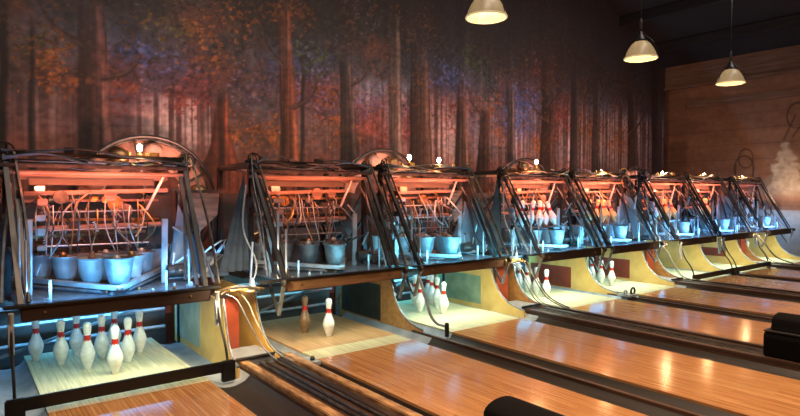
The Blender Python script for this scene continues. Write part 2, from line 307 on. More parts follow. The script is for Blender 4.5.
def forest(x, z):
    n1 = fbm(x * 1.1, z * 1.1, 3, 5); n2 = fbm(x * 5, z * 5, 21, 4); n3 = fbm(x * 2.2, z * 2.6, 23, 5); fine = fbm(x * 18, z * 18, 33, 3)
    wx = x + .05 * fbm(x * 7, z * 7, 34, 2); wz = z + .05 * fbm(x * 7, z * 7, 35, 2)
    leaf = vnoise(wx * 17 + wz * 6, wz * 24 - wx * 4, 51) * .55 + vnoise(wx * 34 - wz * 9, wz * 44, 52) * .45
    leafb = vnoise(wx * 22 - wz * 8, wz * 27 + wx * 5, 57) * .6 + vnoise(wx * 43, wz * 52, 58) * .4
    streak = fbm(x * 24, z * .5, 61, 4); wide = fbm(x * 5, z * .25, 63, 3)
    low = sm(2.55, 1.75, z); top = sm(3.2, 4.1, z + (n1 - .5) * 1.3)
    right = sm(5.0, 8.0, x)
    c = np.zeros(x.shape + (3,)) + np.array((.105, .085, .085))
    c = mixc(c, (.060, .055, .065), sm(.42, .62, n2) * .8)
    c = mixc(c, (.15, .155, .20), sm(.50 - .08 * right, .66 - .06 * right, n1) * .8)
    c = mixc(c, (.17, .085, .07), sm(.46, .66, n3) * .7)
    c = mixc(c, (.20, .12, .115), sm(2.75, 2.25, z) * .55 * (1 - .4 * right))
    # misty far trunks as thin pale stripes
    pale = 1.0 * np.exp(-((x - 1.42) / .52) ** 4) * sm(2.74, 2.62, z + .1 * (n2 - .5)) * sm(1.75, 2.15, z) + .30 * np.exp(-((x - 4.55) / .9) ** 2) * sm(3.5, 3.0, z) + .75 * np.exp(-((x - 6.1) / .8) ** 2) * sm(3.5, 2.9, z) + .75 * sm(9.2, 10.0, x) * sm(3.7, 3.0, z) + .6 * np.exp(-((x - 8.2) / .6) ** 2) * sm(3.3, 2.6, z) + .25 * np.exp(-((x + .1) / .3) ** 2) * sm(2.9, 2.6, z)
    pale = np.clip(pale, 0, 1)
    st = sm(.40, .62, vnoise(x * 24, z * .3, 91) * .7 + vnoise(x * 55, z * .4, 92) * .3)
    c = mixc(c, (.44, .37, .37), pale * st * .9)
    c = mixc(c, (.085, .06, .06), pale * (1 - st) * .55)
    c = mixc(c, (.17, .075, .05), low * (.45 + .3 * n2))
    # canopy
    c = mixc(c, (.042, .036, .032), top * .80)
    for k, pts in FO.items():
        g = np.zeros_like(x)
        for a, b in pts:
            s = (.44 if k == 'bl' else .40) * (1 + a * .035)
            g = np.maximum(g, np.exp(-(((x - a) / (s * 1.3)) ** 2 + ((z - b) / (s * .85)) ** 2)))
        lf = leafb if k in ('or', 'gr') else leaf
        col = np.array(FC[k]); m = sm(.585, .66, g * .24 + lf * .50 + n2 * .28) * (.80 if k != 'or' else .85) * sm(.05, .35, g)
        if k == 'bl': c = mixc(c, (.055, .068, .13), g * .5)
        if k == 'rd': c = mixc(c, (.14, .045, .045), g * .45)
        if k == 'or': c = mixc(c, (.085, .055, .035), g * .40)
        var = (.45 + 1.0 * vnoise(wx * 30, wz * 34, 59))[..., None]
        c = c * (1 - m[..., None]) + col * var * m[..., None]
    # small autumn leaves scattered, dark twigs
    c = mixc(c, (.20, .095, .04), sm(.66, .76, leafb) * sm(.42, .60, fbm(x * 1.4, z * 1.4, 15, 3)) * .6 * (1 - .4 * low))
    c = mixc(c, (.23, .21, .24), sm(.70, .80, leaf) * sm(.46, .60, fbm(x * 1.7, z * 1.2, 16, 3)) * .35)
    c = mixc(c, (.025, .02, .02), sm(.34, .28, leaf) * .45 * (1 - low) * (1 - sm(2.9, 2.5, z)))
    for q, tc in zip(TR, TCOL):
        (xl0, z0), (xr0, _), (xl1, z1), (xr1, _) = q
        t = (z - z0) / (z1 - z0); tt = np.clip(t, -2, 1.0); wd0 = xr0 - xl0
        wob = (fbm(z * 1.3, z * 0 + xl0, 81, 3) - .5) * .08
        flare = (.28 if abs(xl0 - 1.8) < .1 else .10) * np.exp(-np.clip(z - 1.62, 0, 9) / .20) * min(wd0 / .3, 1.4)
        l = xl0 + (xl1 - xl0) * tt + wob - flare; r = xr0 + (xr1 - xr0) * tt + wob + flare
        e = .014
        msk = sm(-e, e, x - l) * sm(-e, e, r - x) * (1 - sm(.85, 1.1, t + (n2 - .5) * .35))
        u = np.clip((x - l) / (r - l + 1e-6), 0, 1)
        bark = (.25 + 1.5 * fbm(x * 30, z * .9, 101, 3)) * (.40 + .55 * u + .55 * np.exp(-((u - .82) / .12) ** 2) - .25 * sm(.93, 1, u))
        col = np.array(tc) ** 1.1 * .72 * bark[..., None]
        mm = msk[..., None] * .92 * (1 - .25 * top[..., None])
        c = c * (1 - mm) + col * mm
    for a, b, wd in BR:
        ax, az = a; bx, bz = b; dx, dz = bx - ax, bz - az; L = math.hypot(dx, dz)
        t = np.clip(((x - ax) * dx + (z - az) * dz) / L ** 2, 0, 1)
        nd = ((x - ax - t * dx) * -dz + (z - az - t * dz) * dx) / L
        off = -.09 * np.sin(t * math.pi) * (1 if dx > 0 else -1)
        d = np.hypot(x - ax - t * dx, z - az - t * dz); d = np.where((t > 0) & (t < 1), np.abs(nd - off), d)
        ww = wd * (1.05 - .6 * t); m = sm(ww, ww * .65, d)
        c = mixc(c, (.062, .042, .038), m * .92); c = mixc(c, (.16, .11, .10), sm(ww * .5, 0, np.abs(nd - off - ww * .4)) * m * .5)
    over = sm(.60, .68, leafb * .55 + n2 * .45) * sm(.5, .62, fbm(x * .9 + 3, z * .9, 121, 3)) * .7
    c = mixc(c, (.15, .08, .04), over * (1 - low))
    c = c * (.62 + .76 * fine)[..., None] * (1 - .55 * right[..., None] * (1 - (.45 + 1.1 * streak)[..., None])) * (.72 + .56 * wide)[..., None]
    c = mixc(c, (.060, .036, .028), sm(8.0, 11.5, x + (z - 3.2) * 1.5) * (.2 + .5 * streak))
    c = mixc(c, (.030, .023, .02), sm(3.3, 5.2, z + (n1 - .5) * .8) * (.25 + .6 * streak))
    c = (c * 2.35) ** 1.62 * 1.05
    # cloth seams
    seam = np.exp(-((np.mod(z + .03 * np.sin(x * 3), .92) - .46) / .012) ** 2) * .25 + np.exp(-((np.mod(x, 1.22) - .4) / .010) ** 2) * .2
    c = c * (1 - seam)[..., None]
    return np.clip(c, .003, 1)
def paint_wall(name, fn, origin, ux, nx, nz, sx, sz, rough):
    xs = np.linspace(0, sx, nx); zs = np.linspace(0, sz, nz); XX, ZZ = np.meshgrid(xs, zs)
    me = bpy.data.meshes.new(name)
    V = np.zeros((nz * nx, 3)); V[:, 0] = origin[0] + ux[0] * XX.ravel(); V[:, 1] = origin[1] + ux[1] * XX.ravel(); V[:, 2] = origin[2] + ZZ.ravel()
    idx = np.arange(nx * nz).reshape(nz, nx)
    F = np.stack([idx[:-1, :-1], idx[:-1, 1:], idx[1:, 1:], idx[1:, :-1]], -1).reshape(-1, 4)
    me.vertices.add(len(V)); me.vertices.foreach_set('co', V.ravel())
    me.loops.add(F.size); me.loops.foreach_set('vertex_index', F.ravel())
    me.polygons.add(len(F)); me.polygons.foreach_set('loop_start', np.arange(0, F.size, 4))
    me.update(calc_edges=True)
    col = fn(V[:, 0].reshape(nz, nx), V[:, 1].reshape(nz, nx), V[:, 2].reshape(nz, nx)).reshape(-1, 3)
    at = me.color_attributes.new('paint', 'FLOAT_COLOR', 'POINT')
    at.data.foreach_set('color', np.concatenate([col, np.ones((len(col), 1))], 1).ravel())
    m = mat(name + '_paint', (.5, .5, .5), rough, bump=.12, nscale=(14, 14, 5)); nt = m.node_tree
    vc = nt.nodes.new('ShaderNodeVertexColor'); vc.layer_name = 'paint'
    nt.links.new(vc.outputs[0], nt.nodes['Principled BSDF'].inputs['Base Color'])
    me.materials.append(m)
    o = bpy.data.objects.new(name, me); C.objects.link(o); o['kind'] = 'structure'
    md = o.modifiers.new('thickness', 'SOLIDIFY'); md.thickness = .06; md.offset = -1
    return o
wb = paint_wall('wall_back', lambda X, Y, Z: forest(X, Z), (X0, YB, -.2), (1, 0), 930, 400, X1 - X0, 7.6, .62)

def right_wall(X, Y, Z):
    n = fbm(Y * 1.3, Z * 5, 5, 4); pl = np.mod(Z, .37)
    c = np.zeros(Y.shape + (3,)) + np.array((.27, .12, .06))
    c = c * (.65 + .7 * n)[..., None]
    c = mixc(c, (.04, .02, .012), np.exp(-((pl - .01) / .010) ** 2) * .35)
    # chalky white snow-covered figure
    e = fbm(Y * 9, Z * 9, 9, 4) - .5
    y = Y - .12
    wd = np.where(Z > 2.1, .05 + .30 * (2.62 - Z), np.where(Z > 1.75, .28, .28 + .5 * (1.75 - Z)))
    m = sm(.04, -.04, np.abs(y) - wd + e * .22) * sm(2.62, 2.55, Z) * sm(1.25, 1.6, Z)
    c = mixc(c, (.58, .45, .30), np.clip(m * (.15 + 1.5 * fbm(Y * 14, Z * 14, 19, 4)), 0, 1) * .85)
    # long grey hill to the left of it, then brown band and grey-blue dado
    hill = sm(.05, -.05, Z - (1.95 - .55 * np.abs(Y - .15) + e * .3)) * sm(1.35, 1.5, Z)
    c = mixc(c, (.26, .20, .14), hill * .6 * (1 - m * .7))
    # dark scroll lines
    for cy, cz, r, wl in ((1.02, 2.0, .22, .020), (.98, 2.25, .16, .018), (-.08, 3.18, .20, .022)):
        d = np.abs(np.hypot(Y - cy, (Z - cz) * .7) - r); c = mixc(c, (.045, .022, .014), sm(wl, wl * .4, d) * sm(cz - .5, cz - .1, Z) * .85)
    for (ay, az), (by, bz) in (((.18, 2.65), (-.05, 3.2)), ((.0, 2.7), (-.35, 3.25)), ((1.22, 1.5), (1.2, 2.1)), ((.80, 1.5), (.82, 2.1))):
        dy, dz = by - ay, bz - az; t = np.clip(((Y - ay) * dy + (Z - az) * dz) / (dy * dy + dz * dz), 0, 1)
        d = np.hypot(Y - ay - t * dy, Z - az - t * dz); c = mixc(c, (.05, .025, .015), sm(.022, .01, d) * .85)
    c = mixc(c, (.30, .29, .27), sm(1.04, 1.0, Z))
    c = c * (.8 + .4 * fbm(Y * 12, Z * 12, 44, 3))[..., None]
    return np.clip(c, .004, 1)
wr = paint_wall('wall_right', right_wall, (X1, YF, -.2), (0, 1), 700, 260, YB - YF, 5.0, .6)
struct('trim_6', MB().box(X1 - .07, X1, YF, YB - .001, 4.20, 4.70), M['trimwood'])
struct('trim_7', MB().box(X1 - .13, X1 - .001, YF, YB - .002, 4.15, 4.22), M['trimwood'])
struct('trim_8', MB().box(X1 - .10, X1 - .001, YF, 2.40, 3.62, 3.80), M['trimwood'])
struct('trim_9', MB().box(X1 - .06, X1 - .001, 2.40, YB - .003, -.18, 4.15), M['trimwood'])
struct('trim_10', MB().box(X1 - .06, X1 - .001, YF, 2.39, 1.02, 1.24), M['trimwood'])
for k in range(3): struct('trim_%d' % (11 + k), MB().box(X1 - .045, X1 - .001, YF, 2.39, 3.83 + k * .11, 3.925 + k * .11), M['wallwood'])

# ------------------------------------------------------------ lanes, gutters, ball return tracks
ORD = ['first', 'second', 'third', 'fourth', 'fifth', 'sixth', 'seventh', 'eighth']
LN = ['nearest lane at the left edge of the photo', 'second lane from the left, under the brown rail', 'third lane from the left, by the grey-green wall panel',
      'fourth lane from the left, by the first red wall panel', 'fifth lane from the left, by the second red wall panel', 'sixth lane from the left', 'seventh lane from the left', 'farthest lane, by the right wall']
YE = -8.8
LL = ['glossy orange wooden lane at far left, ending at the lowered black sweep bar', 'glossy wooden lane with only two standing pins, second from the left', 'glossy wooden lane, third from left, leading to the grey-green side panel',
      'glossy wooden lane, fourth from left, running behind the dark return hood at right', 'glossy wooden lane, fifth from the left', 'glossy wooden lane, sixth from the left', 'narrow-looking glossy wooden lane, seventh from the left', 'farthest wooden lane along the right wall']
for i, x in enumerate(LX):
    t = thing('bowling_lane', LL[i], 'bowling lane', (x, 0, 0), 'bowling lanes')
    MB().box(-W2, W2, YE, -.63, -.10, 0).build('lane_surface', M['lane'], t)
    if i == 1: MB().box(-W2, W2, -.63, -.36, -.10, 0).build('front_board', M['deck'], t, label='deck front painted pale as a lit stripe')  # stripe of light across the deck front, put into the board colour
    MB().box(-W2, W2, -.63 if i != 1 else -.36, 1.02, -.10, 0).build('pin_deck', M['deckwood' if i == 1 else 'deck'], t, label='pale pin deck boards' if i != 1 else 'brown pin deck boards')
def gutter(name, xa, xb, label, flat=.018):
    n = 8; top = []
    for k in range(n + 1):
        u = k / n; xx = xa + (xb - xa) * u; top.append((xx, -.02 - .062 * math.sin(math.pi * u) ** .6))
    poly = top + [(xb, -.12), (xa, -.12)]
    o = MB().prism(poly, YE, -.62, 'y').build(name, M['gutter'], smooth=True)
    MB().prism([(u, v + .004) for u, v in poly], -.64, .95, 'y').build('metal_pan', M['bluefloor'], o, smooth=True, label='blue-grey metal pan')
    return tag(o, label, 'gutter', 'gutters beside the lanes')
def ledge(i, xa, xb, label):
    return tag(MB().box(xa, xb, YE, -.32, -.1, .012).build('lane_divider', M['track'], bevel=.004), label, 'divider')
e = .003
gutter('gutter', -W2 - .26, -W2 - e, 'dark gutter along the left side of the nearest lane')
for p in range(4):
    a = LX[2 * p] + W2; b = LX[2 * p + 1] - W2; od = ['nearest', 'second nearest', 'third nearest', 'farthest'][p]
    gutter('gutter', a + e, a + .318, 'wide dark gutter on the lane side left of the %s ball return' % od)
    gutter('gutter', b - .118, b - e, 'narrow black gutter right of the %s ball return' % od)
    t = thing('ball_return_track', 'brown wooden ball return track with two pale worn strips, %s' % ['nearest one', 'second from the left', 'third from the left', 'farthest one'][p], 'ball return', (a + .56, -1, 0), 'ball return tracks')
    y0, y1 = YE + 1, -.42 + 1 - .03
    MB().box(-.24, .24, y0, y1, -.12, -.005).build('track_bed', M['track'], t)
    for s in (-.195, .195): MB().box(s - .038, s + .038, y0, y1 + .05, -.005, .035).build('edge_strip', M['strip'] if p == 0 else M['track'], t, bevel=.006)
    for s in (-.075, -.02, .055): MB().tube([(s, y0, .012), (s, y1, .012)], .011, 6).build('guide_rail', M['iron'], t)
    MB().box(.075, .135, y0, y1, -.005, .02).build('track_lip', M['blackwood'], t, bevel=.004)
    if p < 3:
        a2 = LX[2 * p + 1] + W2; b2 = LX[2 * p + 2] - W2; on = ['second and third', 'fourth and fifth', 'sixth and seventh'][p]
        gutter('gutter', a2 + e, a2 + .235, 'dark gutter on the left of the narrow divider between %s lanes' % on)
        gutter('gutter', b2 - .235, b2 - e, 'dark gutter on the right of the narrow divider between %s lanes' % on)
        tag(MB().box(a2 + .238, b2 - .238, YE, -.32, -.12, .006).build('lane_divider', M['track'], bevel=.003), 'thin wooden divider between the %s lanes' % on, 'divider', 'lane dividers')
gutter('gutter', LX[7] + W2 + e, LX[7] + W2 + .26, 'dark gutter between the farthest lane and the right wall')
tag(MB().box(LX[7] + .80, X1 - .14, YE, -.55, -.17, .004).build('side_walkway', M['track'], bevel=.003), 'dark wooden walkway between the farthest gutter and right wall', 'walkway')
tag(MB().box(LX[7] + .84, X1 - .14, -.53, 2.2, -.17, .02).build('metal_ramp', M['bluefloor'], bevel=.003), 'blue-grey metal floor plate beside the farthest machine', 'ramp')

# ------------------------------------------------------------ kickbacks (side walls)
PROF = [(1.10, -.085), (1.10, .52), (.10, .52), (.06, .46), (.02, .34), (-.04, .23), (-.12, .14), (-.22, .075), (-.35, .035), (-.48, .015), (-.48, -.085)]
PROF1 = [(1.10, -.085), (1.10, .52), (-.22, .52), (-.26, .44), (-.285, .34), (-.31, .25), (-.35, .16), (-.40, .09), (-.46, .045), (-.54, .02), (-.54, -.085)]
def kick(x, side, m, label, panel=None, prof=PROF, py=.26, pz=(.0, .31), plabel=None):
    """side: the face towards which the inset panel looks (-1 left, 1 right)"""
    t = thing('kickback_panel', label, 'side wall', (x, 0, 0), 'curved side walls beside the pin decks')
    MB().prism(prof, -.013, .013, 'x').build('side_board', m, t, bevel=.004)
    MB().tube([(0, y, z + .012) for y, z in prof[2:10]], .010, 6, smooth=3).build('edge_band', M['galvd'], t)
    if panel:
        xx = side * .0175
        MB().box(min(xx, side * .0132), max(xx, side * .0132), py, 1.05, pz[0], pz[1]).build('inset_panel', panel, t, label=plabel)
    return t
kick(-.80, 1, M['galv'], 'grey metal side wall at the very left edge beside the nearest lane')
kick(.79, -1, M['cream'], 'yellow side wall right of the nearest lane, pale panel set in it', M['oldcream'], PROF1, py=.32, pz=(0, .50), plabel='pale grey-green panel')
kick(1.205, 1, M['cream'], 'curved yellow side wall left of the second lane, under the hoses')
kick(2.770, -1, M['tanwood'], 'tan wooden side wall between the second and third lanes', M['darkpanel'], py=.24, pz=(0, .40), plabel='dark panel')
kick(LX[2] + .79, -1, M['cream'], 'yellow side wall right of third lane, large grey-green panel set in it', M['greenpanel'], py=.23, pz=(0, .36), plabel='grey-green panel')
kick(LX[3] - .79, -1, M['tanwood'], 'brownish yellow curved side wall just left of the fourth lane')
kick(LX[3] + .785, -1, M['cream'], 'yellow side wall between fourth and fifth lanes with red-brown panel', M['redpanel'], py=.29, plabel='red-brown panel')
kick(LX[4] + .79, -1, M['cream'], 'yellow side wall right of the fifth lane with red-brown panel', M['redpanel'], py=.27, plabel='red-brown panel')
kick(LX[5] - .79, -1, M['tanwood'], 'brownish curved side wall just left of the sixth lane')
kick(LX[5] + .785, -1, M['cream'], 'cream side wall between the sixth and seventh lanes')
kick(LX[6] + .79, -1, M['cream'], 'cream side wall right of seventh lane with small red panel', M['redpanel'], py=.26, pz=(.12, .29), plabel='small red panel')
kick(LX[7] - .79, -1, M['tanwood'], 'brownish curved side wall just left of the farthest lane')
kick(LX[7] + .79, -1, M['cream'], 'cream side wall right of the farthest lane, last before the right wall')
# what closes the return gap between each pair of machines
for p in range(4):
    a = LX[2 * p] + .80; b = LX[2 * p + 1] - .80; c = (a + b) / 2; od = ['nearest', 'second', 'third', 'farthest'][p]
    t = thing('return_cover', 'metal apron with red board at the head of the %s ball return' % od, 'ball return cover', (c, 0, 0), 'ball return covers')
    MB().box(a - c + .01, b - c - .012, -.41, -.02, -.17, .045).build('apron', M['bluefloor'], t, bevel=.01)
    MB().box(a - c + .01, .02, -.02, .012, -.17, .50).build('front_board', M['redpanel'], t, bevel=.004)
    MB().box(.0, b - c - .02, .62, .65, -.17, .44).build('rear_board', M['darkboard'], t, bevel=.004)
    MB().tube([(a - c + .02, -.415, .055), (b - c - .02, -.415, .055)], .012, 6).build('front_rod', M['black'], t)

# ------------------------------------------------------------ pins
def pin_profile():
    P = [(0, .0254), (.1, .0258), (.45, .0258)]
    inch = .0254
    pr = [(0.0, 0), (.95, 0), (1.02, .08), (1.13, .75), (1.41, 1.5), (1.70, 2.25), (1.95, 3.0), (2.20, 3.9), (2.32, 4.5), (2.29, 5.2), (2.10, 6.0), (1.83, 6.8), (1.50, 7.6), (1.23, 8.4), (1.02, 9.2), (.92, 9.9), (.93, 10.6), (1.03, 11.5), (1.17, 12.4), (1.27, 13.3), (1.25, 13.9), (1.10, 14.4), (.80, 14.8), (.40, 14.97), (0, 15.0)]
    return [(r * inch, z * inch) for r, z in pr]
def ring(z0, z1, off):
    pr = pin_profile(); pts = []
    def rad(z):
        for (r0, a), (r1, b) in zip(pr[1:], pr[2:]):
            if a <= z <= b: return r0 + (r1 - r0) * (z - a) / (b - a)
        return .02
    n = 6; outer = [(rad(z0 + (z1 - z0) * k / n) + off, z0 + (z1 - z0) * k / n) for k in range(n + 1)]
    return [(outer[0][0] - off * 1.5, z0)] + outer + [(outer[-1][0] - off * 1.5, z1)]
def make_pin(label, body='pin', red='pinred'):
    t = thing('bowling_pin', label, 'bowling pin', (0, 0, 0))
    MB().lathe(pin_profile(), 24).build('pin_body', M[body], t, smooth=True)
    s = MB().lathe(ring(.238, .277, .0008), 24, cap=False)
    for k in range(8):                                   # the crown points of the neck mark
        a0 = 2 * math.pi * k / 8; da = .30
        z0, z1 = .230, .240; r0 = .0285; r1 = .0272
        s.add([(r1 * math.cos(a0 - da), r1 * math.sin(a0 - da), z1), (r1 * math.cos(a0 + da), r1 * math.sin(a0 + da), z1), (.0300 * math.cos(a0), .0300 * math.sin(a0), .226)], [(0, 1, 2)])
    s.build('neck_stripe', M[red], t, smooth=True)
    return t
P_ = .3048; Q_ = .264
ROWN = {(0, 0): 'the head pin, nearest the lane', (1, -.5): 'left pin of the second row', (1, .5): 'right pin of the second row', (2, -1): 'left pin of the third row', (2, 0): 'middle pin of the third row', (2, 1): 'right pin of the third row',
        (3, -1.5): 'far left pin of the back row', (3, -.5): 'inner left pin of the back row', (3, .5): 'inner right pin of the back row', (3, 1.5): 'far right pin of the back row'}
FULL = list(ROWN)
SETS = {0: [k for k in FULL if k != (3, 1.5)], 1: [(0, 0), (1, -.5)], 2: [(0, 0), (1, -.5), (2, 1), (1, .5), (3, .5), (3, 1.5)], 3: [(0, 0), (1, -.5), (2, 0), (3, .5), (3, -.5)], 4: [(0, 0), (1, -.5), (2, 0), (3, -.5)], 5: [], 6: [], 7: [(1, -.5)]}
SPOT = {(1, 0, 0): (-.045, -.01), (1, 1, -.5): (-.165, .26), (2, 0, 0): (-.006, .07), (2, 1, -.5): (-.155, .33), (2, 1, .5): (.20, .42), (2, 2, 1): (.30, .64), (2, 3, .5): (.07, .70), (2, 3, 1.5): (.40, .83),
        (3, 0, 0): (-.13, .04), (3, 1, -.5): (-.065, .26), (3, 2, 0): (.02, .50), (3, 3, .5): (.10, .72), (3, 3, -.5): (-.16, .60), (4, 0, 0): (-.14, .03), (4, 1, -.5): (-.05, .27), (4, 2, 0): (.05, .50), (4, 3, -.5): (-.15, .60)}
LSH = ['nearest lane', 'second lane', 'third lane', 'fourth lane', 'fifth lane', 'sixth lane', 'seventh lane', 'farthest lane']
proto = None; protow = None
for i in range(8):
    for (r, c) in SETS[i]:
        if i == 1 and r == 1:
            o = make_pin('', 'pinold'); lab = 'worn brown-bodied pin, left of the two on the second lane'
        else:
            if proto is None: proto = make_pin(''); o = proto
            else: o = copy_tree(proto)
            lab = 'red-necked white pin, %s on the %s' % (ROWN[(r, c)], LSH[i])
            if i == 1: lab = 'white pin with red neck stripe, right of the two on the second lane'
        o['label'] = lab; o['group'] = 'pins standing on the pin decks'
        dx, dy = SPOT.get((i, r, c), (c * P_, r * Q_)); o.location = (LX[i] + dx, dy, 0.0005)
        o.rotation_euler = (0, 0, random.Random(i * 31 + r * 7 + int(c * 2)).uniform(0, 6))

# ------------------------------------------------------------ pinsetter machines
MLAB = ['old pinsetter machine at far left, blue-lit steel cups under orange-lit beams', 'dim pinsetter machine second from left with brown wooden rail and dark cups', 'teal-lit pinsetter machine third from left with angled side sheet',
        'pinsetter machine fourth from left, white pins in its upper rack', 'pinsetter machine fifth from left, yellowish pins in its upper rack', 'sixth pinsetter machine from left, lowered black sweep bar and yellowed rack pins', 'seventh pinsetter machine from left, lowered sweep bar, next to the last machine', 'unlit last pinsetter machine beside the right wall']
def cup_mb(x, y, z, r=.092, h=.20):
    b = MB(); b.lathe([(r * .30, z), (r * .50, z + .012), (r * .74, z + h * .25), (r * .92, z + h * .6), (r * 1.02, z + h * .93), (r * 1.12, z + h), (r * 1.12, z + h + .008), (r * 1.03, z + h + .008), (r * .86, z + h * .55), (r * .4, z + .03)], 20, (x, y, 0))
    return b
def machine(i):
    x = LX[i]; rng = random.Random(100 + i); U = rng.uniform
    t = thing('pinsetter_machine', MLAB[i], 'pinsetter', (x, 0, 0), 'pinsetter machines')
    P = lambda mb, n, m, **k: mb.build(n, M[m], t, **k)
    # rail in front, with cap
    rm = ['blackwood', 'brownwood', 'railwood', 'blackwood', 'blackwood', 'blackwood', 'blackwood', 'blackwood'][i]
    P(MB().box(-.64, .66, -.295, -.265, .545, .64), 'front_rail', rm, bevel=.006)
    P(MB().box(-.90 if i % 2 else -.74, .74, -.31, -.24, .64, .66), 'rail_cap', 'black', bevel=.004)
    for sx in (-.5, .5): P(MB().lathe([(.008, -.306), (.010, -.300), (.010, -.294)], 8, (sx, 0, .60), 'y'), 'bolt', 'brass')
    P(MB().tube([(-.56, -.235, .562), (.56, -.235, .562)], .012, 8), 'deck_tube', 'tube')
    # sheet-metal shelf
    P(MB().box(-.66, .66, -.24, .62, .625, .64), 'shelf', 'tray', bevel=.003)
    P(MB().box(-.66, .66, .62, 1.30, .55, .565), 'rear_shelf', 'darkpanel', bevel=.003)
    # V-shaped cup carrier and cups standing in it
    for s in (-1, 1):
        P(MB().beam((0, -.19, .70), (s * .62, .78, .72), .05, .035), 'cup_carrier', 'galv', bevel=.003)
        P(MB().tube([(s * .1, -.05, .665), (s * .58, .66, .675)], .012, 6), 'carrier_rod', 'galvd')
    k = 0
    for r, c in FULL:
        cx, cy = c * .30 + .035, r * .262 + .0
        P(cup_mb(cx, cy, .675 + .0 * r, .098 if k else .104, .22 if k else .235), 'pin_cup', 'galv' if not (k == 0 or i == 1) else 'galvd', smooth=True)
        if i < 3:
            P(MB().lathe([(0, .86), (.022, .868), (.032, .89), (.031, .915), (.018, .935), (0, .94)], 12, (cx + U(-.02, .02), cy + U(-.02, .02), 0)), 'cup_knob', rng.choice(['brass', 'galv', 'orangeboard', 'orangeboard']), smooth=True)
        k += 1
    # cup rims tied by scissor bars
    for q in range(7):
        a = (U(-.5, .5), U(.0, .7), U(.90, .97)); b = (a[0] + U(-.3, .3), a[1] + U(-.1, .2), a[2] + U(-.02, .06))
        P(MB().beam(a, b, .022, .012), 'lever', rng.choice(['iron', 'dark', 'galvd']))
    # front uprights (flat blue-lit plates) and thin standards
    for sx, y0, z0, z1, wd in ((-.55, .28, .64, 1.22, .055), (.46, .30, .64, 1.20, .05)):
        P(MB().beam((sx, y0, z0), (sx + .01, y0, z1), wd, .02, (0, 1, 0)), 'upright_plate', 'galv', bevel=.003)
    for sx, y0, z1 in ((-.45, -.15, .80), (.36, -.12, .80), (-.63, -.1, 1.25), (-.60, -.2, 1.1), (.58, .0, .95)):
        P(MB().tube([(sx, y0, .64), (sx, y0, z1)], .010, 6), 'standard', 'galv')
    for q in range(14):
        sx, sy = U(-.62, .62), U(-.20, .1); h = U(.01, .035)
        P(MB().lathe([(.012, .64), (.014, .64 + h * .6), (.008, .64 + h)], 6, (sx, sy, 0)), 'stud', rng.choice(['galv', 'brass', 'galvd']))
    # side frames: leaning tubes from the top corner down to the rail
    tz = 1.76
    for s in (-1, 1):
        xo = s * .67
        P(MB().beam((xo, .42, .60), (xo, .42, tz), .045, .045), 'rear_post', 'dark', bevel=.003)
        P(MB().beam((xo - .01, .40, tz), (xo * .95, -.24, .655), .035, .030), 'leaning_post', 'dark', bevel=.003)
        if i < 3 or s < 0: P(MB().beam((xo - s * .05, .42, tz - .03), (xo * .88, -.18, .655), .030, .028), 'leaning_post', 'dark', bevel=.003)
        P(MB().beam((xo + s * .01, .44, tz - .05), (xo - s * .09, .10, .68), .022, .02), 'leaning_post', 'iron')
        P(MB().tube([(xo + .05, .36, tz - .02), (xo + .10, .05, 1.15), (xo + .08, -.24, .67)], .013, 6, smooth=4), 'leaning_tube', 'iron')
        P(MB().tube([(xo - s * .03, .45, 1.5), (xo + s * .04, .1, 1.0), (xo + s * .07, -.15, .67)], .011, 6, smooth=4), 'leaning_tube', 'galvd')
        P(MB().beam((xo, .42, 1.45), (xo + s * .06, 1.25, .60), .03, .03), 'rear_brace', 'iron')
        P(MB().beam((xo, 1.25, .30), (xo, 1.25, 1.70), .05, .05), 'back_post', 'dark')
        P(MB().lathe([(.035, -.012), (.05, -.010), (.05, .010), (.035, .012)], 16, (xo + s * .02, .40, U(1.2, 1.4)), 'x'), 'pulley', 'iron')
        # cables draped on the posts
        for q in range(3 if (i < 3 or s < 0) else 1):
            z0 = U(1.5, 1.82); dx = U(-.10, .10)
            dx = dx if s < 0 or i % 2 == 0 else -abs(dx); dx = abs(dx) if (s < 0 and i % 2 == 0) else dx
            pts = [(xo + dx * .2, U(.30, .42), z0), (xo + dx * .5 + U(-.015, .015), U(.2, .32), z0 - .3), (xo + dx * .8 + U(-.02, .02), U(.0, .15), z0 - .62), (xo + dx + U(-.02, .02), U(-.2, -.1), .67)]
            P(MB().tube(pts, U(.005, .009), 5, smooth=5), 'cable', rng.choice(['rubber', 'rubber', 'galvd', 'dark', 'dark']))
        # coils looped over the top corner
        c0 = (xo, .38, tz + .02)
        for q in range(2): P(MB().torus((c0[0] + U(-.03, .03), c0[1] + U(-.04, .04), c0[2] - U(.02, .08)), U(.04, .07), .007, rng.choice('xy'), 18, 5), 'cable_loop', rng.choice(['rubber', 'dark', 'iron']))
    # top beams
    P(MB().box(-.74, .70, .36, .41, 1.715, 1.745), 'top_beam', 'dark', bevel=.003)
    P(MB().box(-.74, .70, .30, .34, 1.625, 1.655), 'top_beam', 'iron', bevel=.003)
    P(MB().tube([(-.72, .33, 1.585), (.68, .33, 1.585)], .018, 8), 'cross_pipe', 'orangeboard')
    P(MB().tube([(-.70, .42, 1.685), (.68, .42, 1.675)], .010, 6), 'cross_pipe', 'galvd')
    P(MB().beam((-.66, 1.2, 1.70), (.66, 1.2, 1.70), .06, .06), 'rear_beam', 'dark')
    for s in (-1, 1): P(MB().beam((s * .67, .40, 1.71), (s * .67, 1.25, 1.69), .04, .05), 'side_beam', 'dark')
    for q in range(4):      # wires sagging along the beams
        za = 1.66 + .03 * q; pts = [(-.70 + k * .28, .35 + U(-.07, .04), za + U(-.05, .045)) for k in range(6)]
        P(MB().tube(pts, U(.005, .009), 5, smooth=5), 'beam_wire', rng.choice(['rubber', 'dark', 'brass', 'iron']))
